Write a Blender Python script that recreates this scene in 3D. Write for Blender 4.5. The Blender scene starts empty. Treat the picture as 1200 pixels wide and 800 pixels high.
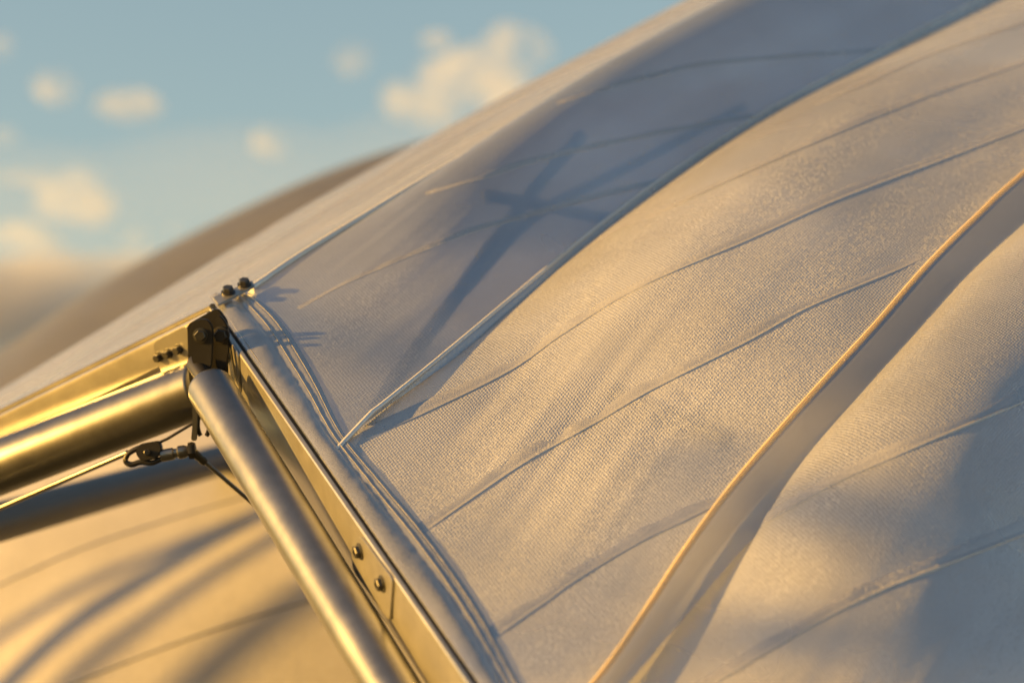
import bpy, bmesh, math, random
from mathutils import Vector, Matrix, noise
from mathutils.bvhtree import BVHTree
R = math.radians
scene = bpy.context.scene
COL = scene.collection
random.seed(7)

# ------------------------------------------------------------------ camera
PITCH = R(12.0)
CAM = Vector((0, 0, 1.6))
LENS = 85.0
K = 36.0 / LENS / 1200.0                       # tangent per photograph pixel
RT = Vector((1, 0, 0))
FW = Vector((0, math.cos(PITCH), math.sin(PITCH)))
UP = Vector((0, -math.sin(PITCH), math.cos(PITCH)))
cd = bpy.data.cameras.new('camera')
cam = bpy.data.objects.new('camera', cd)
COL.objects.link(cam)
cam.location = CAM
cam.rotation_euler = (math.pi / 2 + PITCH, 0, 0)
cd.lens = LENS
cd.sensor_width = 36.0
cd.clip_start = 0.05
cd.clip_end = 20000
cd.dof.use_dof = True
cd.dof.focus_distance = 4.35
cd.dof.aperture_fstop = 2.0
scene.camera = cam

# ------------------------------------------------------------------ world and sun
SUN_EL = R(10.5)
SUN_AZ = math.atan2(-0.96, -0.19)              # from +Y towards +X
SUN = Vector((math.sin(SUN_AZ) * math.cos(SUN_EL), math.cos(SUN_AZ) * math.cos(SUN_EL), math.sin(SUN_EL)))
world = bpy.data.worlds.new('World')
scene.world = world
world.use_nodes = True
nt = world.node_tree
nt.nodes.clear()
sky = nt.nodes.new('ShaderNodeTexSky')
sky.sky_type = 'NISHITA'
sky.sun_disc = False
sky.sun_elevation = SUN_EL
sky.sun_rotation = SUN_AZ
sky.air_density = 1.45
sky.dust_density = 1.3
sky.ozone_density = 1.15
bg = nt.nodes.new('ShaderNodeBackground')
bg.inputs['Strength'].default_value = 0.05
wo = nt.nodes.new('ShaderNodeOutputWorld')
nt.links.new(sky.outputs[0], bg.inputs[0])
nt.links.new(bg.outputs[0], wo.inputs[0])
ld = bpy.data.lights.new('sun', 'SUN')
ld.energy = 5.0
ld.angle = R(0.6)
ld.color = (1.0, 0.515, 0.085)
lo = bpy.data.objects.new('sun', ld)
COL.objects.link(lo)
lo.rotation_euler = SUN.to_track_quat('Z', 'Y').to_euler()
lo.location = SUN * 30
scene.view_settings.view_transform = 'Standard'
scene.view_settings.look = 'None'
scene.view_settings.exposure = 2.07
scene.view_settings.gamma = 1.0
scene.render.engine = 'CYCLES'
cy = scene.cycles
cy.use_denoising = True
cy.max_bounces = 10
cy.transparent_max_bounces = 12
cy.volume_bounces = 3
cy.sample_clamp_indirect = 8.0

# ------------------------------------------------------------------ pixel rays and helpers
def ray(px, py):
    return FW + RT * ((px - 600) * K) + UP * ((400 - py) * K)
def P(px, py, d):
    return CAM + ray(px, py) * d
def film_d(py):
    return 1.0 / (0.217 + 1.49e-4 * (py - 385))
def F0(px, py):
    return P(px, py, film_d(py))
FO = F0(400, 500)
FN = (F0(800, 500) - FO).cross(F0(400, 300) - FO).normalized()
if FN.z < 0: FN.negate()
def on_plane(px, py, o, n):
    r = ray(px, py)
    return CAM + r * ((o - CAM).dot(n) / r.dot(n))

def crom(pts, n):
    """Catmull-Rom through a list of tuples, n samples evenly spread by chord length."""
    pts = [Vector(p) for p in pts]
    a = [pts[0] * 2 - pts[1]] + pts + [pts[-1] * 2 - pts[-2]]
    fine = []
    for i in range(1, len(a) - 2):
        p0, p1, p2, p3 = a[i-1:i+3]
        for j in range(24):
            t = j / 24
            fine.append(0.5 * (2*p1 + (p2-p0)*t + (2*p0-5*p1+4*p2-p3)*t*t + (3*p1-p0-3*p2+p3)*t*t*t))
    fine.append(pts[-1])
    L = [0]
    for i in range(1, len(fine)): L.append(L[-1] + (fine[i] - fine[i-1]).length)
    out = []; k = 0
    for i in range(n):
        s = L[-1] * i / (n - 1)
        while k < len(L) - 2 and L[k+1] < s: k += 1
        f = (s - L[k]) / max(1e-9, L[k+1] - L[k])
        out.append(fine[k].lerp(fine[k+1], f))
    return out

def link(name, me, mat, parent=None, smooth=True):
    o = bpy.data.objects.new(name, me)
    COL.objects.link(o)
    if mat: me.materials.append(mat)
    if smooth:
        for p in me.polygons: p.use_smooth = True
    if parent: o.parent = parent
    return o
def tag(o, label, cat, group=None, kind=None):
    if label: o['label'] = label
    if cat: o['category'] = cat
    if group: o['group'] = group
    if kind: o['kind'] = kind
    return o
def thing(name, label, cat, group=None):
    o = bpy.data.objects.new(name, None)
    COL.objects.link(o)
    o.empty_display_size = 0.05
    return tag(o, label, cat, group)
def grid(name, rows, mat, parent=None):
    m, n = len(rows), len(rows[0])
    vs = [v for r in rows for v in r]
    fs = [(i*n+j, i*n+j+1, (i+1)*n+j+1, (i+1)*n+j) for i in range(m-1) for j in range(n-1)]
    me = bpy.data.meshes.new(name)
    me.from_pydata([tuple(v) for v in vs], [], fs)
    return link(name, me, mat, parent)
def add_uv(o, rows):
    """panel coordinates in metres: across and along"""
    m, n = len(rows), len(rows[0])
    du = sum((rows[m//2][j+1]-rows[m//2][j]).length for j in range(n-1))/(n-1)
    dv = sum((rows[i+1][n//2]-rows[i][n//2]).length for i in range(m-1))/(m-1)
    uvl = o.data.uv_layers.new(name='panel')
    for lp in o.data.loops:
        i, j = divmod(lp.vertex_index, n)
        uvl.data[lp.index].uv = (j*du, i*dv)
def from_bm(name, bm, mat, parent=None, smooth=False, sharp=35):
    bmesh.ops.recalc_face_normals(bm, faces=bm.faces)
    me = bpy.data.meshes.new(name)
    bm.to_mesh(me); bm.free()
    o = link(name, me, mat, parent, smooth)
    if smooth: me.set_sharp_from_angle(angle=R(sharp))
    return o
def frame(axis, hint=Vector((0, 0, 1))):
    a = axis.normalized()
    x = hint - a * hint.dot(a)
    if x.length < 1e-4: x = Vector((1, 0, 0)) - a * a.x
    x.normalize()
    return a, x, a.cross(x)
def lathe_bm(bm, p0, p1, prof, seg=32):
    """profile [(s in metres from p0 along the axis, radius)]"""
    a, x, y = frame(p1 - p0)
    rings = []
    for s, r in prof:
        rings.append([bm.verts.new(p0 + a*s + (x*math.cos(2*math.pi*k/seg) + y*math.sin(2*math.pi*k/seg))*max(r, 1e-5)) for k in range(seg)])
    for i in range(len(rings)-1):
        for k in range(seg):
            bm.faces.new((rings[i][k], rings[i][(k+1) % seg], rings[i+1][(k+1) % seg], rings[i+1][k]))
    bm.faces.new(rings[0]); bm.faces.new(rings[-1])
def lathe(name, p0, p1, prof, mat, parent=None, seg=32):
    bm = bmesh.new(); lathe_bm(bm, p0, p1, prof, seg)
    return from_bm(name, bm, mat, parent, True, 40)
def rod(name, p0, p1, r, mat, parent=None, seg=20, round_=0.15):
    L = (p1-p0).length; e = r*round_
    return lathe(name, p0, p1, [(0, r-e), (e, r), (L-e, r), (L, r-e)], mat, parent, seg)
def sweep_bm(bm, pts, r, seg=10, squash=None):
    """tube along a polyline; r a number or a function of 0..1"""
    n = len(pts); rings = []; hint = Vector((0, 0, 1))
    for i, p in enumerate(pts):
        t = (pts[min(i+1, n-1)] - pts[max(i-1, 0)])
        a, x, y = frame(t, hint)
        rr = r(i/(n-1)) if callable(r) else r
        rings.append([bm.verts.new(p + (x*math.cos(2*math.pi*k/seg) + y*math.sin(2*math.pi*k/seg))*rr) for k in range(seg)])
    for i in range(n-1):
        for k in range(seg):
            bm.faces.new((rings[i][k], rings[i][(k+1) % seg], rings[i+1][(k+1) % seg], rings[i+1][k]))
    bm.faces.new(rings[0]); bm.faces.new(rings[-1])
def sweep(name, pts, r, mat, parent=None, seg=10):
    bm = bmesh.new(); sweep_bm(bm, pts, r, seg)
    return from_bm(name, bm, mat, parent, True, 60)
def extrude_profile(name, o0, o1, b, n, prof, mat, parent=None, bevel=0.0, smooth=True):
    """closed profile [(b, n)] swept from o0 to o1"""
    bm = bmesh.new()
    r0 = [bm.verts.new(o0 + b*x + n*y) for x, y in prof]
    r1 = [bm.verts.new(o1 + b*x + n*y) for x, y in prof]
    m = len(prof)
    for i in range(m): bm.faces.new((r0[i], r0[(i+1) % m], r1[(i+1) % m], r1[i]))
    bm.faces.new(r0); bm.faces.new(r1)
    if bevel: bmesh.ops.bevel(bm, geom=list(bm.edges), offset=bevel, segments=2, affect='EDGES')
    return from_bm(name, bm, mat, parent, smooth, 25)
def plate(name, pts, th, mat, parent=None, bevel=0.0012):
    """flat polygon (world points) thickened by the vector th"""
    bm = bmesh.new()
    a = [bm.verts.new(p) for p in pts]; c = [bm.verts.new(p + th) for p in pts]
    m = len(pts)
    bm.faces.new(a); bm.faces.new(c)
    for i in range(m): bm.faces.new((a[i], a[(i+1) % m], c[(i+1) % m], c[i]))
    bmesh.ops.recalc_face_normals(bm, faces=bm.faces)
    if bevel: bmesh.ops.bevel(bm, geom=list(bm.edges), offset=bevel, segments=2, affect='EDGES')
    return from_bm(name, bm, mat, parent, True, 30)
def round_poly(pts, r, seg=4):
    """round the corners of a 2D pixel polygon"""
    out = []; n = len(pts)
    for i in range(n):
        p = Vector(pts[i]); a = Vector(pts[i-1]); c = Vector(pts[(i+1) % n])
        da = (a-p); dc = (c-p)
        q = min(r, da.length*0.45, dc.length*0.45)
        s = p + da.normalized()*q; e = p + dc.normalized()*q
        for k in range(seg+1):
            t = k/seg
            out.append(tuple(s*(1-t)**2 + p*2*t*(1-t) + e*t*t))
    return out
def bolt(name, base, axis, r, mat, parent=None, socket=True, h=0.75):
    """washer, flange and hex head standing on base, pointing along axis"""
    bm = bmesh.new()
    tip = base + axis.normalized()*1
    lathe_bm(bm, base - axis.normalized()*0.002, tip, [(0, r*1.28), (0.002+r*0.22, r*1.28), (0.002+r*0.26, r*1.18)], 24)
    a, x, y = frame(axis)
    z0 = r*0.26; z1 = r*(0.26+h)
    def ring(z, q, seg=6, ph=0.3):
        return [bm.verts.new(base + a*z + (x*math.cos(2*math.pi*k/seg+ph) + y*math.sin(2*math.pi*k/seg+ph))*q) for k in range(seg)]
    rs = [ring(z0, r), ring(z1-r*0.12, r), ring(z1, r*0.86)]
    if socket: rs += [ring(z1, r*0.48), ring(z1-r*0.4, r*0.46)]
    for i in range(len(rs)-1):
        for k in range(6): bm.faces.new((rs[i][k], rs[i][(k+1) % 6], rs[i+1][(k+1) % 6], rs[i+1][k]))
    bm.faces.new(rs[0]); bm.faces.new(rs[-1])
    return from_bm(name, bm, mat, parent, True, 28)

# ------------------------------------------------------------------ materials
def newmat(name):
    m = bpy.data.materials.new(name); m.use_nodes = True
    t = m.node_tree; t.nodes.clear()
    return m, t, t.nodes.new('ShaderNodeOutputMaterial')
def N(t, typ, **kw):
    n = t.nodes.new('ShaderNode' + typ)
    for k, v in kw.items():
        if k in n.inputs: n.inputs[k].default_value = v
        else: setattr(n, k, v)
    return n
def ramp(t, src, stops):
    n = t.nodes.new('ShaderNodeValToRGB')
    e = n.color_ramp.elements
    e[0].position, e[0].color = stops[0][0], (*stops[0][1], 1)
    e[1].position, e[1].color = stops[-1][0], (*stops[-1][1], 1)
    for p, c in stops[1:-1]:
        q = e.new(p); q.color = (*c, 1)
    t.links.new(src, n.inputs[0])
    return n

def film_material(name, base, trans, tmix, clear, rough, bump, grain=150.0, spec=0.5, stretch=(1, 1, 1), silver=0.0, facet=0.0, frost=0.0, coat=0.0, uv=False):
    m, t, out = newmat(name)
    L = t.links.new
    tc = N(t, 'TexCoord')
    mp = N(t, 'Mapping'); mp.inputs['Scale'].default_value = stretch
    L(tc.outputs['UV' if uv else 'Object'], mp.inputs[0])
    # embossed leather-like grain: warped cells plus a fine weave
    nz = N(t, 'TexNoise', Scale=30.0, Detail=2.0)
    L(mp.outputs[0], nz.inputs['Vector'])
    wv = N(t, 'VectorMath', operation='MULTIPLY_ADD')
    wv.inputs[1].default_value = (0.004, 0.004, 0.004)
    L(nz.outputs['Color'], wv.inputs[0]); L(mp.outputs[0], wv.inputs[2])
    vo = N(t, 'TexVoronoi', Scale=grain*(1.7 if uv else 1), feature='F1')
    L(wv.outputs[0], vo.inputs['Vector'])
    fine = N(t, 'TexNoise', Scale=grain*(0.85 if uv else 3.2), Detail=1.0, Roughness=0.5)
    L(mp.outputs[0], fine.inputs['Vector'])
    if uv:      # plain weave of the carrier cloth showing through the coating
        wu = N(t, 'TexWave', Scale=46.0, Distortion=2.0, Detail=1.0); wu.bands_direction = 'X'; wu.inputs['Detail Scale'].default_value = 1.5
        wv2 = N(t, 'TexWave', Scale=40.0, Distortion=2.0, Detail=1.0); wv2.bands_direction = 'Y'; wv2.inputs['Detail Scale'].default_value = 1.5
        L(tc.outputs['UV'], wu.inputs['Vector']); L(tc.outputs['UV'], wv2.inputs['Vector'])
        wa = N(t, 'Math', operation='ADD'); L(wu.outputs['Fac'], wa.inputs[0]); L(wv2.outputs['Fac'], wa.inputs[1])
        wf = N(t, 'Math', operation='MULTIPLY_ADD'); wf.inputs[1].default_value = 0.45
        L(wa.outputs[0], wf.inputs[0]); L(fine.outputs[0], wf.inputs[2]); fine = wf
    patch = N(t, 'TexNoise', Scale=5.0, Detail=2.0)
    L(tc.outputs['Object'], patch.inputs['Vector'])
    pr = N(t, 'MapRange'); pr.inputs[1].default_value = 0.35; pr.inputs[2].default_value = 0.7
    pr.inputs[3].default_value = 0.55; pr.inputs[4].default_value = 1.25
    L(patch.outputs[0], pr.inputs[0])
    bs = N(t, 'Math', operation='MULTIPLY'); bs.inputs[1].default_value = bump
    L(pr.outputs[0], bs.inputs[0])
    b1 = N(t, 'Bump', Distance=0.42/grain)
    L(bs.outputs[0], b1.inputs['Strength']); L((fine if uv else vo).outputs[0], b1.inputs['Height'])
    b2 = N(t, 'Bump', Strength=0.0 if uv else 0.35*min(1, bump*2), Distance=0.0010)
    L(fine.outputs[0], b2.inputs['Height']); L(b1.outputs[0], b2.inputs['Normal'])
    # raised facets of the embossing: fine glints in low sun
    vm1 = N(t, 'VectorMath', operation='MULTIPLY_ADD'); vm1.inputs[1].default_value = (0.5, 0.5, 0.5)
    vm1.inputs[2].default_value = (-0.95, -0.75, -0.45)      # facet normals leaned between sun and camera to put in the glints
    L(vo.outputs['Color'], vm1.inputs[0])
    fs = N(t, 'Math', operation='MULTIPLY'); fs.inputs[1].default_value = facet
    sep = N(t, 'SeparateColor'); L(vo.outputs['Color'], sep.inputs[0])
    gl = N(t, 'MapRange'); gl.inputs[1].default_value = 0.66; gl.inputs[2].default_value = 1.0
    gl.inputs[3].default_value = 0.0; gl.inputs[4].default_value = 1.0
    L(sep.outputs[2], gl.inputs[0])
    zone = N(t, 'TexNoise', Scale=3.2, Detail=2.0)
    zm = N(t, 'Mapping'); zm.inputs['Scale'].default_value = (1.6, 0.45, 1)
    L(mp.outputs[0], zm.inputs[0]); L(zm.outputs[0], zone.inputs['Vector'])
    zr = N(t, 'MapRange'); zr.inputs[1].default_value = 0.38; zr.inputs[2].default_value = 0.66
    zr.inputs[3].default_value = 0.12; zr.inputs[4].default_value = 1.1
    L(zone.outputs[0], zr.inputs[0])
    gz = N(t, 'Math', operation='MULTIPLY')
    L(gl.outputs[0], gz.inputs[0]); L(zr.outputs[0], gz.inputs[1])
    L(gz.outputs[0], fs.inputs[0])
    vm2 = N(t, 'VectorMath', operation='SCALE')
    L(vm1.outputs[0], vm2.inputs[0]); L(fs.outputs[0], vm2.inputs['Scale'])
    vm3 = N(t, 'VectorMath', operation='ADD')
    L(b2.outputs[0], vm3.inputs[0]); L(vm2.outputs[0], vm3.inputs[1])
    b2 = N(t, 'VectorMath', operation='NORMALIZE')
    L(vm3.outputs[0], b2.inputs[0])
    # slightly uneven colour: dust and handling marks
    dirt = N(t, 'TexNoise', Scale=2.3, Detail=4.0, Roughness=0.6)
    L(tc.outputs['Object'], dirt.inputs['Vector'])
    cr = ramp(t, dirt.outputs[0], [(0.3, tuple(c*0.86 for c in base)), (0.7, tuple(min(1, c*1.08) for c in base))])
    vr = N(t, 'MapRange'); vr.inputs[1].default_value = 0.1; vr.inputs[2].default_value = 0.7
    vr.inputs[3].default_value = 1.05; vr.inputs[4].default_value = 0.92
    L(vo.outputs['Distance'], vr.inputs[0])
    cm = N(t, 'VectorMath', operation='SCALE')
    L(cr.outputs[0], cm.inputs[0]); L(vr.outputs[0], cm.inputs['Scale'])
    pb = N(t, 'BsdfPrincipled', Roughness=rough, Metallic=silver)
    pb.inputs['Specular IOR Level'].default_value = spec
    L(cm.outputs[0], pb.inputs['Base Color']); L(b2.outputs[0], pb.inputs['Normal'])
    rr = N(t, 'MapRange'); rr.inputs[3].default_value = rough*0.8; rr.inputs[4].default_value = rough*1.25
    L(patch.outputs[0], rr.inputs[0]); L(rr.outputs[0], pb.inputs['Roughness'])
    pb.inputs['Coat Weight'].default_value = coat; pb.inputs['Coat Roughness'].default_value = 0.16
    tl = N(t, 'BsdfTranslucent', Color=(*trans, 1))
    L(b2.outputs[0], tl.inputs['Normal'])
    m1 = N(t, 'MixShader'); m1.inputs[0].default_value = tmix
    L(pb.outputs[0], m1.inputs[1]); L(tl.outputs[0], m1.inputs[2])
    if frost:
        rf = N(t, 'BsdfRefraction', IOR=1.12, Roughness=0.32, Color=(0.9, 0.92, 0.95, 1))
        mf = N(t, 'MixShader'); mf.inputs[0].default_value = frost
        L(m1.outputs[0], mf.inputs[1]); L(rf.outputs[0], mf.inputs[2]); m1 = mf
    tp = N(t, 'BsdfTransparent', Color=(1, 1, 1, 1))
    m2 = N(t, 'MixShader'); m2.inputs[0].default_value = clear
    L(m1.outputs[0], m2.inputs[1]); L(tp.outputs[0], m2.inputs[2])
    L(m2.outputs[0], out.inputs[0])
    return m

def metal_material(name, col, rough, brushed=1.0, metallic=0.8):
    m, t, out = newmat(name)
    L = t.links.new
    tc = N(t, 'TexCoord')
    nz = N(t, 'TexNoise', Scale=9.0, Detail=6.0, Roughness=0.6)
    L(tc.outputs['Object'], nz.inputs['Vector'])
    fine = N(t, 'TexNoise', Scale=420.0, Detail=2.0)
    L(tc.outputs['Object'], fine.inputs['Vector'])
    cr0 = ramp(t, nz.outputs[0], [(0.3, tuple(c*0.78 for c in col)), (0.7, col)])
    spot = N(t, 'TexNoise', Scale=40.0, Detail=5.0, Roughness=0.7)
    L(tc.outputs['Object'], spot.inputs['Vector'])
    sr = N(t, 'MapRange'); sr.inputs[1].default_value = 0.30; sr.inputs[2].default_value = 0.60
    sr.inputs[3].default_value = 0.90; sr.inputs[4].default_value = 1.0
    L(spot.outputs[0], sr.inputs[0])
    cr = N(t, 'VectorMath', operation='SCALE')
    L(cr0.outputs[0], cr.inputs[0]); L(sr.outputs[0], cr.inputs['Scale'])
    rr = N(t, 'MapRange'); rr.inputs[1].default_value = 0.3; rr.inputs[2].default_value = 0.75
    rr.inputs[3].default_value = rough*0.93; rr.inputs[4].default_value = rough*1.12
    L(nz.outputs[0], rr.inputs[0])
    pb = N(t, 'BsdfPrincipled', Metallic=metallic)
    L(cr.outputs[0], pb.inputs['Base Color']); L(rr.outputs[0], pb.inputs['Roughness'])
    bp = N(t, 'Bump', Strength=0.12*brushed, Distance=0.0004)
    L(fine.outputs[0], bp.inputs['Height']); L(bp.outputs[0], pb.inputs['Normal'])
    L(pb.outputs[0], out.inputs[0])
    return m
def plain_material(name, col, rough, scale=20.0, var=0.25, bump=0.0):
    m, t, out = newmat(name)
    L = t.links.new
    tc = N(t, 'TexCoord')
    nz = N(t, 'TexNoise', Scale=scale, Detail=6.0)
    L(tc.outputs['Object'], nz.inputs['Vector'])
    cr = ramp(t, nz.outputs[0], [(0.3, tuple(c*(1-var) for c in col)), (0.7, tuple(c*(1+var) for c in col))])
    pb = N(t, 'BsdfPrincipled', Roughness=rough)
    L(cr.outputs[0], pb.inputs['Base Color'])
    if bump:
        b = N(t, 'Bump', Strength=bump, Distance=0.02)
        L(nz.outputs[0], b.inputs['Height']); L(b.outputs[0], pb.inputs['Normal'])
    L(pb.outputs[0], out.inputs[0])
    return m

M_FILM = film_material('coated_film', (0.56, 0.585, 0.66), (0.5, 0.48, 0.47), 0.06, 0.06, 0.26, 0.62, grain=230.0, spec=0.6, silver=0.58, facet=0.70, frost=0.20, coat=0.35, uv=True, stretch=(1, 0.6, 1))
M_SMOOTH_SHADE = film_material('smooth_shade_film', (0.45, 0.51, 0.63), (0.5, 0.48, 0.47), 0.04, 0.03, 0.24, 0.35, grain=230.0, spec=0.6, silver=0.75, facet=0.35, frost=0.22, coat=0.6, uv=True, stretch=(1, 0.5, 1))  # smoother film; its bluer base paints in the shade on this panel
M_FOLD = film_material('fold_film', (0.42, 0.435, 0.49), (0.5, 0.48, 0.47), 0.05, 0.0, 0.26, 0.4, grain=330.0, spec=0.6, silver=0.55, facet=0.5)
M_FLAP = film_material('clear_flap_film', (0.44, 0.47, 0.54), (0.6, 0.6, 0.6), 0.06, 0.06, 0.16, 0.05, grain=300, silver=0.75, frost=0.3, coat=1.0)
M_HEM = film_material('hem_film', (0.36, 0.38, 0.43), (0.5, 0.47, 0.45), 0.08, 0.10, 0.17, 0.3, grain=260, silver=0.65, facet=0.2, coat=1.0)
M_TAPE = film_material('weld_tape', (0.42, 0.43, 0.47), (0.45, 0.43, 0.42), 0.1, 0.10, 0.30, 0.4, grain=320, silver=0.5)
M_PIPE = film_material('piping_film', (0.66, 0.67, 0.70), (0.5, 0.47, 0.45), 0.1, 0.0, 0.28, 0.3, grain=320, silver=0.4)
M_ROPE = film_material('amber_edge_rope', (0.80, 0.70, 0.46), (0.8, 0.65, 0.4), 0.35, 0.0, 0.25, 0.12, grain=260)
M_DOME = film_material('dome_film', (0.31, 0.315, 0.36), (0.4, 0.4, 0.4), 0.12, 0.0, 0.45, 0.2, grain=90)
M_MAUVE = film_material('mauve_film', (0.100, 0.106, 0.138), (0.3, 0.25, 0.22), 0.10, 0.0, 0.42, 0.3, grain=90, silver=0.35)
M_STEEL = metal_material('brushed_steel', (0.19, 0.195, 0.21), 0.34, metallic=0.95)
M_ZINC = metal_material('zinc_plated_tube', (0.225, 0.232, 0.25), 0.34, metallic=0.95)
M_ALU = metal_material('aluminium', (0.40, 0.40, 0.40), 0.30)
M_DARK = metal_material('dark_steel', (0.014, 0.014, 0.017), 0.45, metallic=0.2)
M_BOLT = metal_material('zinc_bolt', (0.075, 0.076, 0.08), 0.38)
M_PAINT = metal_material('painted_tube', (0.055, 0.062, 0.08), 0.45, metallic=0.3)
M_STRUT = metal_material('galvanised_strut', (0.16, 0.165, 0.18), 0.5, metallic=0.3)
M_RUBBER = plain_material('black_rubber', (0.014, 0.014, 0.015), 0.6, 60, 0.2)
M_THREAD = plain_material('sewing_thread', (0.22, 0.22, 0.23), 0.5, 300, 0.2)
M_GROUND = plain_material('dry_grass_ground', (0.075, 0.070, 0.040), 0.95, 0.8, 0.5, 0.3)

# ------------------------------------------------------------------ ground
me = bpy.data.meshes.new('ground')
S = 6000
me.from_pydata([(-S, -S, 0), (S, -S, 0), (S, S, 0), (-S, S, 0)], [], [(0, 1, 2, 3)])
ground = link('ground', me, M_GROUND)
tag(ground, None, None, kind='structure')

# ------------------------------------------------------------------ front canopy
s1_px = [(254, 362), (300, 335), (350, 301), (450, 240), (600, 150), (675, 102), (765, 51), (860, -1), (1000, -80), (1180, -180)]
s2_px = [(374, 534), (393, 524), (480, 455), (600, 357), (700, 277), (800, 205), (900, 141), (1020, 76), (1165, 0), (1300, -76), (1500, -190)]
s3_px = [(624, 892), (704, 798), (755, 725), (804, 650), (856, 579), (926, 497), (980, 437), (1024, 389), (1084, 320), (1140, 264), (1200, 209), (1350, 90), (1560, -65), (1760, -200)]
s5_px = [(1450, 2075), (1600, 1650), (1850, 1300), (2200, 950), (2650, 560), (3100, 250), (3400, 20)]
s4_px = [(980, 1402), (1060, 1180), (1200, 960), (1420, 720), (1720, 460), (2050, 210), (2300, 20)]
NV = 220
def lift(curve): return [F0(p[0], p[1]) for p in curve]
S1, S2, S3, S4 = [crom(lift(c), NV) for c in (s1_px, s2_px, s3_px, s4_px)]
def sst(a, b, x):
    t = max(0, min(1, (x-a)/(b-a))); return t*t*(3-2*t)
def ridge_or_valley(C, e):
    """ridge seams stand proud of the mean roof plane and valley seams below it, except at the rail"""
    return [CAM + (p - CAM)*(1 + e*sst(0.01, 0.22, i/(NV-1))) for i, p in enumerate(C)]
S1 = ridge_or_valley(S1, -0.018); S2 = ridge_or_valley(S2, 0.034); S3 = ridge_or_valley(S3, -0.038); S4 = ridge_or_valley(S4, 0.05)

def bulged(A, B, amp, nu, skew=1.0, taper=0.30, seed=0.0, wr=1.0, power=0.8, hot=0.0):
    rows = []
    for i in range(NV):
        v = i/(NV-1); row = []
        tp = sst(0.03, taper, v)*(1 + hot*math.exp(-((v-0.30)/0.20)**2))
        for j in range(nu):
            u = j/(nu-1)
            us = u**skew
            h = amp * (math.sin(math.pi*us)**power if 0 < us < 1 else 0) * tp
            p = A[i].lerp(B[i], u)
            # tension wrinkles fanning out of the hem and running with the panel
            e = math.sin(math.pi*u)
            w1 = noise.noise(Vector((u*6+seed, v*2.6, seed))) * 0.014 * e
            w2 = noise.noise(Vector((u*17+seed*2, v*7.0, 3+seed))) * 0.0008 * e
            fan = noise.noise(Vector((u*20+seed, v*4, 9+seed))) * 0.006 * e * math.exp(-((v-0.08)/0.10)**2)
            row.append(p + FN*(h + (w1 + w2 + fan)*wr*sst(0.02, 0.10, v)))
        rows.append(row)
    return rows
flap_px = [(640, 918), (745, 800), (800, 735), (850, 676), (900, 620), (950, 566), (1025, 494), (1110, 401), (1150, 356), (1200, 311), (1360, 175), (1600, -20), (1800, -160)]
FE = ridge_or_valley(crom(lift(flap_px), NV), -0.033)
S5 = ridge_or_valley(crom(lift(s5_px), NV), -0.02)
canopy = thing('fabric_canopy', 'grey translucent coated fabric canopy with bulging panels stretched from the clamp rails', 'canopy')
rows2 = bulged(S1, S2, 0.085, 110, 0.62, 0.30, 1.3, 0.22, 1.2)
rows3 = bulged(S2, S3, 0.042, 130, 0.70, 0.22, 4.1, 0.7, 1.35, 1.75)
FV = [CAM + (S3[i].lerp(p, 0.55) - CAM)*(1 + 0.006*sst(0.0, 0.1, i/(NV-1))) for i, p in enumerate(FE)]
rows4 = bulged(FV, S4, 0.15, 150, 0.66, 0.25, 7.7, 0.4, 1.1)
# the roof side beyond the ridge: the ridge seam carried along the left beam
KN = F0(254, 362)
LEFT_END = P(0, 487, 5.1)
BEAM = LEFT_END - KN
rows1 = []
N1 = (BEAM.cross(S1[80] - S1[20])).normalized()
if N1.z < 0: N1.negate()
for i in range(NV):
    v = i/(NV-1); row = []
    for j in range(110):
        u = j/109*2.2
        h = 0.036*math.sin(math.pi*min(1, u/2.2))**0.8*sst(0.0, 0.35, v)
        w = noise.noise(Vector((u*6, v*2.5, 12.0)))*0.014*sst(0, .1, v)*min(1, u*3)
        row.append(S1[i] + BEAM*u + N1*(h + w))
    rows1.append(row)
pan1 = grid('membrane_panel', rows1, M_FILM, canopy); pan1['label'] = 'sunlit roof panel seen edge-on above the left beam'
pan2 = grid('membrane_panel', rows2, M_SMOOTH_SHADE, canopy); pan2['label'] = 'bulging panel between ridge seam and raised piping'
pan3 = grid('membrane_panel', rows3, M_FILM, canopy); pan3['label'] = 'wide sunlit panel between raised piping and amber edge'
pan4 = grid('membrane_panel', rows4, M_FILM, canopy); pan4['label'] = 'lower right panel below the amber edge'

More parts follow.
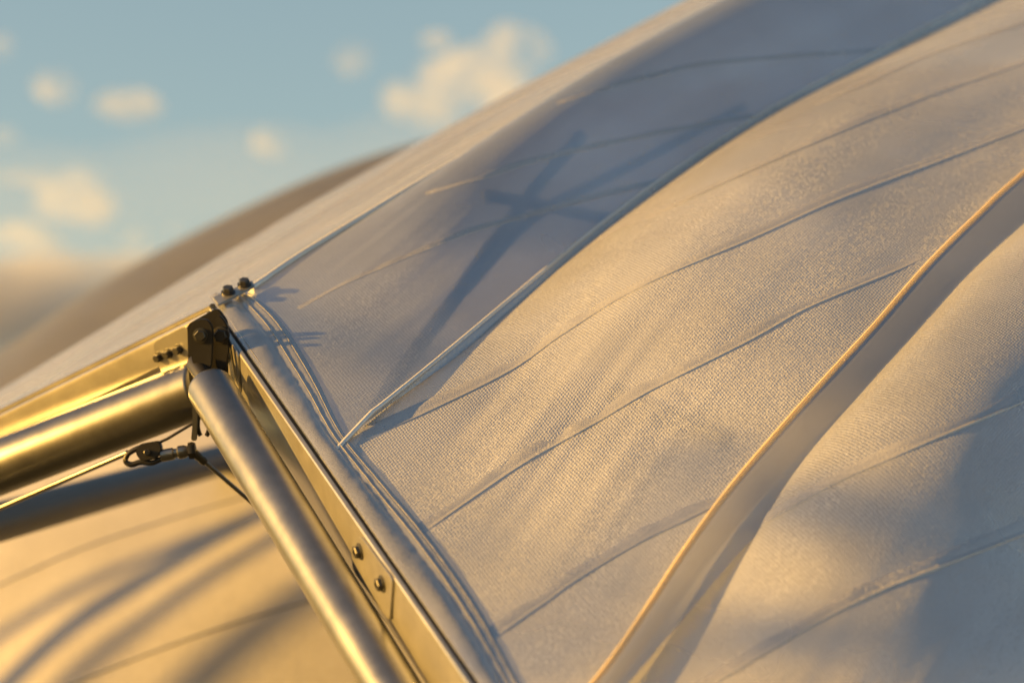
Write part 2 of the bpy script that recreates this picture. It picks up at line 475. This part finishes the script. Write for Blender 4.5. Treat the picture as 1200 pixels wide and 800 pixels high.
for o_, r_ in ((pan1, rows1), (pan2, rows2), (pan3, rows3), (pan4, rows4)): add_uv(o_, r_)
rows5 = bulged(S4, S5, 0.14, 60, 0.8, 0.25, 3.3, 0.4, 1.1)
add_uv(grid('membrane_panel', rows5, M_FILM, canopy), rows5)
def tree(o):
    me = o.data
    return BVHTree.FromPolygons([v.co.copy() for v in me.vertices], [tuple(p.vertices) for p in me.polygons])
BV = {id(p): tree(p) for p in (pan1, pan2, pan3, pan4)}
def hit(pan, px, py):
    r = ray(px, py)
    loc, nor, idx, dist = BV[id(pan)].ray_cast(CAM, r.normalized())
    if loc is None: return None
    if nor.dot(r) > 0: nor = -nor
    return loc, nor
def weld(pan, px_pts, width=0.010, h=0.0013, n=110, mat=M_FOLD):
    """a welded tape lying on the film along a traced line"""
    pts = []
    for q in crom([(a, b, 0) for a, b in px_pts], n):
        r = hit(pan, q.x, q.y)
        if r: pts.append(r)
    if len(pts) < 4: return None
    q = width/0.010
    prof = [(-0.036, 0.0002), (-0.029, 0.0011), (-0.022, 0.0015), (-0.012, 0.0012), (-0.004, 0.0007), (-0.002, 0.0016), (0.0005, 0.0017), (0.0018, 0.0002)]
    rows = []
    for i, (p, n_) in enumerate(pts):
        t = (pts[min(i+1, len(pts)-1)][0] - pts[max(i-1, 0)][0]).normalized()
        s = t.cross(n_).normalized()
        f = 0.15 + 0.85*min(1, i/9, (len(pts)-1-i)/9)
        w = 0.75 + 0.45*noise.noise(Vector((i*0.05, px_pts[0][0]*0.37, 1.0)))
        rows.append([p + s*(a*q*(w if a < -0.003 else 1)) + n_*(b*q*f*(w if a < -0.003 else 1)) for a, b in prof])
    return grid('weld_seam', rows, mat, pan)
weld(pan2, [(655, 122), (700, 108), (760, 92), (815, 79), (900, 70), (1040, 60)], 0.004)
weld(pan2, [(500, 228), (560, 211), (640, 187), (750, 162), (830, 147), (893, 136)], 0.0045)
weld(pan2, [(352, 362), (395, 338), (440, 318), (540, 277), (600, 259), (690, 235), (775, 214)], 0.0045)
weld(pan3, [(760, 256), (840, 219), (950, 170), (1080, 117), (1210, 72), (1390, 8)], 0.009)
weld(pan3, [(958, 123), (1020, 97), (1100, 62), (1210, 25), (1370, -40)], 0.007)
weld(pan3, [(430, 512), (455, 503), (510, 479), (600, 434), (660, 392), (750, 337), (880, 281), (980, 236), (1100, 190), (1215, 146), (1285, 116)], 0.011)
weld(pan3, [(495, 625), (560, 580), (620, 540), (700, 495), (765, 457), (880, 399), (950, 360), (1050, 318), (1082, 302)], 0.011)
weld(pan3, [(578, 749), (640, 706), (675, 681), (750, 636), (800, 612), (848, 588)], 0.011)
weld(pan4, [(822, 650), (840, 640), (900, 610), (980, 566), (1050, 535), (1215, 464), (1340, 412), (1480, 350)], 0.009)
weld(pan4, [(800, 826), (860, 788), (950, 735), (1025, 696), (1100, 665), (1215, 620), (1340, 570), (1480, 508)], 0.009)

# unseen rods added towards the sun to streak soft shadows across the panels
SHADOW_RODS = [(pan3, (545, 800), (690, 640), 7.0, 0.050), (pan3, (650, 745), (800, 565), 8.0, 0.018), (pan4, (940, 585), (1205, 650), 12.0, 0.040), (pan4, (880, 742), (1205, 800), 12.0, 0.045), (pan3, (620, 330), (1000, 130), 9.0, 0.020)]
for pan_, qa, qb, dist_, r_ in SHADOW_RODS:
    ha, hb = hit(pan_, *qa), hit(pan_, *qb)
    if ha and hb:
        a_, b_ = ha[0] + SUN*dist_, hb[0] + SUN*(dist_ + 0.6)
        rod('shadow_rod', a_ + (a_-b_)*0.3, b_ + (b_-a_)*0.3, r_, M_PAINT, canopy, 10)
# piping along the ridge and between the middle panels
def off(curve, k): return [p + FN*k for p in curve]
ridge = sweep('ridge_piping', off(S1[6:], 0.002), 0.007, M_PIPE, canopy, 10)
pipe2 = [F0(380, 543) - FN*0.022, F0(387, 535) - FN*0.002] + [p + FN*(0.012 + 0.014*sst(5, 60, i)) for i, p in enumerate(S2[7:])]
sweep('raised_piping', crom(pipe2, 240), 0.0048, M_PIPE, canopy, 12)
bm = bmesh.new()   # the welded skirt beside the piping
rows = []
for i in range(6, NV):
    t = (S2[min(i+1, NV-1)] - S2[i-1]).normalized(); s = t.cross(FN).normalized()
    wd = sst(5, 26, i)
    rows.append([S2[i] + s*a*wd + FN*(b*(1 + 1.0*sst(12, 67, i))) for a, b in ((-0.020, 0.0015), (-0.014, 0.004), (-0.010, 0.008), (-0.005, 0.0125), (0, 0.014), (0.005, 0.0125), (0.010, 0.008), (0.014, 0.004), (0.020, 0.0015))])
bm.free()
grid('piping_skirt', rows, M_FOLD, canopy)

# the smooth flap along the third seam
rows = []
for i in range(NV):
    row = []
    for j in range(14):
        u = j/13
        row.append(S3[i].lerp(FE[i], u) + FN*(0.010 + 0.009*math.sin(math.pi*(0.12+u*0.88))**0.9 + 0.006*u))
    rows.append(row)
flap = grid('seam_flap', rows, M_FLAP, canopy)
flap['label'] = 'smooth clear overlap flap beside the amber edge'
sweep('edge_rope', [r[0] + FN*0.004 for r in rows], 0.0027, M_ROPE, flap, 10)

# hem between the clamp lip and its outer edge
LIP0, LIP1 = F0(252, 359), F0(980, 1400)
hem_px = [(272, 345), (294, 347), (330, 378), (369, 440), (403, 508), (450, 566), (500, 625), (560, 710), (609, 800), (668, 905), (800, 1105), (1010, 1400)]
HE = crom(lift(hem_px), 260)
rt = (LIP1 - LIP0).normalized()
RB = rt.cross(FN).normalized()          # in the film plane, away from the film
if RB.x > 0: RB.negate()
rows = []
for p in HE:
    q = LIP0 + rt*((p - LIP0).dot(rt))
    row = []
    for j in range(34):
        u = j/33
        h = 0.0035 + 0.006*math.sin(math.pi*min(1, u/0.55))**1.0*(u < 0.55) + 0.0022*math.exp(-((u-0.66)/0.05)**2) + 0.0018*math.exp(-((u-0.84)/0.05)**2)
        h += noise.noise(Vector((p.x*9, p.y*9, u*2)))*0.003*math.sin(math.pi*u)
        h += noise.noise(Vector(((p-LIP0).dot(rt)*42 + u*2.5, u*1.6, 8.0)))*0.0016*math.sin(math.pi*min(1, u/0.92))
        if u > 0.96: h = 0.002
        row.append(q.lerp(p, u) + FN*h)
    rows.append(row)
hem = grid('hem', rows, M_HEM, canopy); hem['label'] = 'glossy double-stitched hem along the clamp rail'
for u in (22, 29):
    sweep('stitch_line', crom([r[u] + FN*0.0004 for r in rows], 300), 0.0005, M_THREAD, hem, 6)

# ------------------------------------------------------------------ right clamp rail
rail = thing('clamp_rail', 'bright aluminium clamp rail running down the canopy hem from the corner', 'rail')
prof = [(0.006, -0.001), (0.010, -0.001), (0.0125, -0.002), (0.014, -0.005), (0.014, -0.056)]
for k in range(1, 9):
    a = k/8*math.pi/2
    prof.append((0.014 - 0.028*(1-math.cos(a)), -0.056 - 0.105*math.sin(a)))
prof += [(-0.0145, -0.020), (-0.005, -0.014), (0.005, -0.014)]
R0, R1 = LIP0 + rt*0.004, LIP1
extrude_profile('channel', R0, R1, RB, FN, prof, M_ALU, rail)
extrude_profile('gasket', R0, R1, RB, FN, [(-0.004, -0.0135), (0.0055, -0.0135), (0.0055, -0.005), (-0.004, -0.004)], M_RUBBER, rail)
extrude_profile('lip', R0, R1, RB, FN, [(-0.015, -0.013), (-0.0045, -0.0135), (-0.0045, 0.004), (-0.0065, 0.006), (-0.013, 0.006), (-0.015, 0.003)], M_ALU, rail)
SO = R0 + RB*0.0142
def side(px, py): return on_plane(px, py, SO, RB)
sp = plate('splice_plate', [side(*q) for q in round_poly([(413, 634), (424, 626), (463, 678), (459, 728), (416, 668)], 7)], RB*0.004, M_ALU, rail)
for q in ((425, 645), (451, 683)):
    bolt('bolt', side(*q) + RB*0.004, RB, 0.0112, M_BOLT, sp)
cp = plate('corner_plate', [side(*q) for q in round_poly([(248, 372), (256, 374), (281, 414), (283, 462), (262, 432), (247, 400)], 6)], RB*0.004, M_ALU, rail)
bolt('bolt', side(269, 418) + RB*0.004, RB, 0.0085, M_BOLT, cp)
bolt('rivet', side(264, 409) + RB*0.004, RB, 0.0035, M_BOLT, cp, False)
# clamp strip with nuts on the ridge at the corner
cs_pts = [F0(*q) + FN*0.012 for q in ((250, 357), (296, 337), (299, 344), (256, 366))]
cap = plate('ridge_cap', cs_pts, FN*0.005, M_ALU, rail)
for q in ((268, 352), (287, 343)):
    bolt('nut', F0(*q) + FN*0.017, FN, 0.011, M_BOLT, cap, False, 0.9)

# ------------------------------------------------------------------ left clamp rail
lrail = thing('clamp_rail', 'sunlit golden clamp rail along the left beam above the thick tube', 'rail')
lt = BEAM.normalized()
LB = lt.cross(N1).normalized()
if LB.dot(FW) > 0: LB.negate()          # towards the viewer
L0, L1 = KN + lt*0.01, KN + BEAM*2.2
prof = [(0.0, 0.004), (0.018, 0.004), (0.023, 0.001), (0.025, -0.006), (0.025, -0.050), (0.020, -0.060), (-0.010, -0.060), (-0.010, 0.0)]
extrude_profile('channel', L0, L1, LB, N1, prof, M_ALU, lrail)
extrude_profile('lip', L0, L1, LB, N1, [(-0.02, 0.0), (0.004, 0.0055), (0.004, 0.012), (-0.004, 0.014), (-0.02, 0.008)], M_ALU, lrail)
LO = KN + LB*0.0252
def lside(px, py): return on_plane(px, py, LO, LB)
ep = plate('end_plate', [lside(*q) for q in round_poly([(180, 400), (222, 379), (223, 462), (214, 468), (200, 452), (186, 426)], 8)], LB*0.005, M_ALU, lrail)
for q in ((188, 417), (199, 413), (211, 408)):
    bolt('bolt', lside(*q) + LB*0.005, LB, 0.0085, M_BOLT, ep, False, 1.1)

# ------------------------------------------------------------------ tubes
rtube = thing('steel_tube', 'slender brushed steel tube running down from the corner to the right', 'tube')
T0, T1 = P(243, 449, 4.50), P(456, 800, 3.84)
ta = (T1 - T0).normalized()
TE = T0 + ta*2.6
rr = 0.0438
cprof = [(0, 0.012)] + [(0.022*(1-math.cos(a)), 0.012 + (rr-0.012)*math.sin(a)) for a in [k/8*math.pi/2 for k in range(1, 9)]]
lathe('tube', T0, TE, cprof + [(2.6, rr)], M_ZINC, rtube, 48)
lathe('neck', T0 - ta*0.075, T0 + ta*0.02, [(0, 0.015), (0.004, 0.017), (0.06, 0.016), (0.095, 0.020)], M_DARK, rtube, 24)

ltube = thing('steel_tube', 'thick steel tube under the left beam with a golden top and dark underside', 'tube')
U0, U1 = P(240, 453, 4.72), P(0, 547, 5.02)
ua = (U1 - U0).normalized()
lr = 0.057
lathe('tube', U0, U0 + ua*2.0, [(0, lr-0.006), (0.002, lr-0.002), (0.006, lr), (2.0, lr)], M_STEEL, ltube, 56)

ftube = thing('dark_tube', 'dark blue painted tube in the shade behind the steel frame', 'tube')
FT0, FT1 = P(-120, 645, 5.1), P(330, 518, 8.2)
rod('tube', FT0, FT1, 0.047, M_PAINT, ftube, 32)

# ------------------------------------------------------------------ corner bracket
br = thing('corner_bracket', 'dark steel fork bracket with pins at the corner where the tubes meet', 'bracket')
bn = Vector((-0.05, -0.94, -0.34)).normalized()
BO = P(238, 400, 4.52)
def bp(px, py): return on_plane(px, py, BO, bn)
lug = plate('lug', [bp(*q) for q in round_poly([(223, 384), (229, 375), (243, 373), (250, 384), (249, 418), (246, 440), (231, 442), (224, 420)], 7)], bn*-0.010, M_DARK, br, 0.002)
bolt('pin', bp(235, 393), bn, 0.011, M_BOLT, lug, False, 0.7)
lug2 = plate('lug', [bp(*q) - bn*0.03 for q in round_poly([(246, 378), (254, 370), (264, 384), (266, 408), (262, 436), (250, 436)], 6)], bn*-0.010, M_DARK, br, 0.002)
bolt('pin', bp(256, 395) - bn*0.028, bn, 0.013, M_DARK, lug2, False, 0.9)
plate('gusset', [bp(*q) - bn*0.045 for q in round_poly([(214, 384), (250, 364), (262, 380), (262, 450), (226, 470), (216, 450)], 5)], bn*-0.012, M_DARK, br, 0.002)
hg = plate('hanger', [bp(*q) - bn*0.05 for q in round_poly([(219, 468), (227, 462), (226, 500), (225, 522), (218, 522), (220, 498)], 3)], bn*-0.006, M_STEEL, br, 0.001)
# shackle under the hanger
arc = [bp(232 + 7*math.cos(a), 503 - 16*math.sin(a)) - bn*0.06 for a in [R(-60 + k*300/20) for k in range(21)]]
sweep('shackle', arc, 0.0045, M_DARK, br, 8)

# ------------------------------------------------------------------ turnbuckle and tension rods
DT = 4.66
tb = thing('turnbuckle', 'small steel turnbuckle with dark fork hanging below the corner', 'turnbuckle')
a0, a1 = P(188, 534, DT), P(221, 528, DT)
q = (a1-a0).length
lathe('body', a0, a1, [(0, 0.009), (0.002, 0.012), (q*0.45, 0.012), (q*0.5, 0.009), (q*0.6, 0.009), (q*0.65, 0.013), (q*0.85, 0.013), (q, 0.009)], M_STEEL, tb, 20)
lathe('nut', a1, P(230, 527, DT), [(0, 0.016), (0.008, 0.017), (0.014, 0.014)], M_DARK, tb, 6)
bm = bmesh.new()
sweep_bm(bm, crom([P(x, y, DT) for x, y in ((190, 531), (178, 524), (165, 524), (151, 531), (147, 540), (154, 544), (165, 541), (178, 542), (190, 537))], 40), 0.0055, 8)
fk = from_bm('fork', bm, M_DARK, tb, True, 60)
plate('block', [P(x, y, DT-0.01) for x, y in round_poly([(163, 520), (186, 516), (190, 526), (184, 537), (166, 541), (158, 531)], 4)], FW*0.025, M_DARK, tb, 0.002)
rod('pin', P(172, 530, DT-0.022), P(172, 530, DT+0.03), 0.006, M_BOLT, tb, 12)

c1 = thing('tension_rod', 'thin tension rod with ferrule running from the turnbuckle behind the slender tube', 'rod')
e0, e1 = P(226, 529, DT), P(300, 593, 4.75)
rod('rod', e0, e1 + (e1-e0)*6, 0.0042, M_STEEL, c1, 12)
lathe('ferrule', e0, e1, [(0, 0.007), (0.002, 0.0085), (0.018, 0.0085), (0.022, 0.0075), (0.026, 0.0085), (0.034, 0.008), (0.037, 0.005)], M_BOLT, c1, 16)
c2 = thing('tension_rod', 'pale blurred tension rod below the thick left tube', 'rod')
rod('rod', P(-60, 621, 5.0), P(150, 530, 4.68), 0.0055, M_STEEL, c2, 12)
c3 = thing('wire', 'short dark wire rising from the fork to the hanger', 'wire')
sweep('strand', [P(176, 523, DT), P(196, 514, DT), P(226, 496, DT)], 0.003, M_DARK, c3, 8)

# ------------------------------------------------------------------ struts under the film, seen faintly through it
strut_spec = [
    ('long roof strut rising behind the panel left of the raised piping', pan2, [(400, 512), (450, 430), (520, 350), (640, 205), (700, 128)], 0.11, 0.016),
    ('cross strut showing through left of the raised piping', pan2, [(575, 196), (640, 212), (700, 226), (760, 232)], 0.10, 0.016),
    ('upper strut fanning right behind the panel left of the raised piping', pan2, [(560, 297), (650, 222), (740, 176), (900, 95)], 0.14, 0.013),
    ('strut showing as a soft dark bar left of the amber edge', pan3, [(715, 440), (780, 465), (850, 492), (925, 520)], 0.05, 0.022),
    ('low strut showing through the lower right panel', pan4, [(960, 590), (1050, 612), (1190, 650), (1330, 690)], 0.05, 0.024),
]
for lab, pan_, pts, dep, r in strut_spec:
    t = thing('roof_strut', lab, 'strut', 'struts under the canopy fabric')
    hs = [hit(pan_, *q) for q in pts]
    sweep('tube', crom([h[0] - h[1]*dep for h in hs if h], 40), r, M_STRUT, t, 14)

# ------------------------------------------------------------------ the fabric roofs behind
def vault(thing_, sil_px, DD, depth, drop, cuts, seams, mat, seed, shadow_rods=()):
    sil = crom([(x, y, 0) for x, y in sil_px], 150)
    def pt(s, q):
        """s 0..1 along the ridge, q -0.6..1.2 from behind the ridge down the front"""
        i = s*149; k = min(148, int(i)); c = sil[k].lerp(sil[k+1], i-k)
        a = q*math.pi/2
        n_ = (UP*math.cos(a) - FW*math.sin(a))
        w = noise.noise(Vector((s*9, q*4, seed)))*0.018 + noise.noise(Vector((s*4+q*6, q*2, seed+3)))*0.035
        return P(c.x, c.y, DD) + FW*(-depth*math.sin(a)) + UP*(-drop*(1-math.cos(a))) + n_*w*min(1, abs(q)*3)
    for a, b in zip(cuts[:-1], cuts[1:]):
        grid('roof_panel', [[pt(a + (b-a)*i/45, -0.6 + 1.8*j/79) for j in range(80)] for i in range(46)], mat, thing_)
    for (ax, ay), (bx, by), dist, r in shadow_rods:      # unseen rods, put in only to throw shadow streaks on the cloth
        bv = BVHTree.FromPolygons([pt(i/39, j/39*1.2) for i in range(40) for j in range(40)], [(i*40+j, i*40+j+1, i*40+j+41, i*40+j+40) for i in range(39) for j in range(39)])
        qa = bv.ray_cast(CAM, ray(ax, ay).normalized())[0]; qb = bv.ray_cast(CAM, ray(bx, by).normalized())[0]
        if qa and qb:
            qa = qa + SUN*dist; qb = qb + SUN*(dist+0.5)
            rod('shadow_rod', qa + (qa-qb)*0.4, qb + (qb-qa)*0.4, r, M_PAINT, thing_, 12)
    for q0, q1 in seams:
        sweep('roof_seam', [pt(j/79, q0 + (q1-q0)*j/79) for j in range(80)], 0.004, M_TAPE, thing_, 8)
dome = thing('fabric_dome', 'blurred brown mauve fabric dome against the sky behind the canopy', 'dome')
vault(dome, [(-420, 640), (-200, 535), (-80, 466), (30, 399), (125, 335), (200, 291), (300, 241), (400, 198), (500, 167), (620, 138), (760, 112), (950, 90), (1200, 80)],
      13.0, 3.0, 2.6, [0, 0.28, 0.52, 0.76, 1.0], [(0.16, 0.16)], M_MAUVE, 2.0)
low = thing('fabric_shelter', 'blurred sunlit tan fabric shelter seen below the steel tubes', 'shelter')
vault(low, [(-500, 740), (-250, 640), (0, 552), (110, 512), (220, 478), (400, 445), (600, 430), (900, 425)],
      8.6, 2.4, 2.2, [0, 0.3, 0.6, 1.0], [(0.50, 0.22), (0.66, 0.40), (0.90, 0.62)], M_DOME, 6.0,
      [((20, 790), (300, 605), 6.0, 0.030), ((80, 800), (330, 625), 6.5, 0.022), ((230, 800), (370, 690), 6.0, 0.026), ((0, 745), (240, 625), 7.0, 0.018)])

# ------------------------------------------------------------------ clouds
m, t, out = newmat('cloud_vapour')
vs = N(t, 'VolumePrincipled')
vs.inputs['Color'].default_value = (0.82, 0.84, 0.90, 1)
vs.inputs['Density'].default_value = 0.013
vs.inputs['Anisotropy'].default_value = 0.2
tcv = N(t, 'TexCoord')
nv = N(t, 'TexNoise', Scale=0.030, Detail=4.0, Roughness=0.6)
t.links.new(tcv.outputs['Object'], nv.inputs['Vector'])
mv = N(t, 'MapRange'); mv.inputs[1].default_value = 0.42; mv.inputs[2].default_value = 0.72
mv.inputs[3].default_value = 0.0; mv.inputs[4].default_value = 0.032
t.links.new(nv.outputs[0], mv.inputs[0]); t.links.new(mv.outputs[0], vs.inputs['Density'])
t.links.new(vs.outputs[0], out.inputs['Volume'])
M_CLOUD = m
M_BANK = m.copy(); M_BANK.name = 'grey_cloud_vapour'
M_BANK.node_tree.nodes['Principled Volume'].inputs['Color'].default_value = (0.54, 0.55, 0.63, 1)
for l_ in [l for l in M_BANK.node_tree.links if l.to_socket.name == 'Density']: M_BANK.node_tree.links.remove(l_)
M_BANK.node_tree.nodes['Principled Volume'].inputs['Density'].default_value = 0.012
def cloud(label, blobs, dist, seed, vox=4.5, mat_=None):
    bm = bmesh.new(); gw = 1.0 if mat_ else 1.3
    for (cx, cy_, rx, ry) in blobs:
        c = P(cx, cy_, dist)
        mat = Matrix.Translation(c) @ Matrix.Diagonal((rx*gw*K*dist, (rx+ry)*0.5*gw*K*dist, ry*gw*K*dist, 1))
        bmesh.ops.create_icosphere(bm, subdivisions=3, radius=1.0, matrix=mat)
    me = bpy.data.meshes.new('cloud'); bm.to_mesh(me); bm.free()
    o = link('cloud', me, None)
    md = o.modifiers.new('r', 'REMESH'); md.mode = 'VOXEL'; md.voxel_size = vox
    dg = bpy.context.evaluated_depsgraph_get()
    ev = o.evaluated_get(dg)
    nm = bpy.data.meshes.new_from_object(ev)
    o.modifiers.clear(); o.data = nm; nm.name = 'cloud'
    nm.materials.clear(); nm.materials.append(mat_ or M_CLOUD)
    sc = 60.0
    for v in nm.vertices:
        q = v.co/sc
        v.co += v.normal*(noise.noise(q*1.3 + Vector((seed, 0, 0)))*7 + noise.noise(q*3.5 + Vector((0, seed, 0)))*3)
    tag(o, label, 'cloud', 'small clouds in the evening sky')
    return o
CD = 1500
cloud('largest fluffy cream cloud touching the canopy roofline', [(478, 116, 30, 20), (525, 112, 45, 34), (560, 85, 34, 26), (608, 56, 36, 24), (548, 72, 24, 14), (585, 110, 40, 45)], CD, 1)
cloud('small round cloud left of the largest cloud', [(412, 70, 20, 14), (425, 62, 14, 10)], CD, 2)
cloud('tiny faint cloud above the largest cloud', [(508, 48, 18, 9)], CD, 3)
cloud('small upright cloud above the dome roofline', [(313, 166, 19, 18), (322, 178, 16, 10)], CD, 4)
cloud('flat oval cream cloud in the upper left sky', [(150, 124, 36, 13), (132, 121, 20, 12), (170, 120, 16, 9)], CD, 5)
cloud('faint puff left of the flat oval cloud', [(62, 101, 24, 15), (48, 95, 14, 9)], CD, 6)
cloud('lopsided cloud with grey underside at the left', [(88, 222, 32, 22), (115, 236, 28, 20), (50, 210, 26, 11), (20, 206, 26, 9), (75, 245, 36, 9)], CD, 7)
cloud('low puff at the left picture edge above the grey bank', [(25, 279, 30, 11), (55, 283, 22, 9)], CD, 8)
cloud('low rounded puff nearest the dome roofline', [(203, 274, 18, 10), (162, 278, 16, 9)], CD, 10)
cloud('tiny cloud at the left picture edge near the top', [(2, 52, 16, 13)], CD, 11)
cloud('small cloud at the left picture edge above the lopsided cloud', [(4, 160, 20, 13)], CD, 12)
cloud('long grey cloud bank low in the left sky', [(-120, 335, 160, 42), (40, 335, 130, 38), (170, 330, 110, 34), (280, 330, 90, 30), (-20, 375, 200, 40)], 2600, 13, 16, M_BANK)

M_VEIL = M_BANK.copy(); M_VEIL.node_tree.nodes['Principled Volume'].inputs['Color'].default_value = (0.88, 0.88, 0.88, 1); M_VEIL.name = 'veil_vapour'
M_VEIL.node_tree.nodes['Principled Volume'].inputs['Density'].default_value = 0.0003
cloud('faint pale veil of cloud low across the left sky', [(-200, 270, 260, 90), (60, 255, 240, 80), (300, 235, 240, 85), (560, 220, 260, 90), (820, 240, 260, 80)], 3200, 14, 22, M_VEIL)
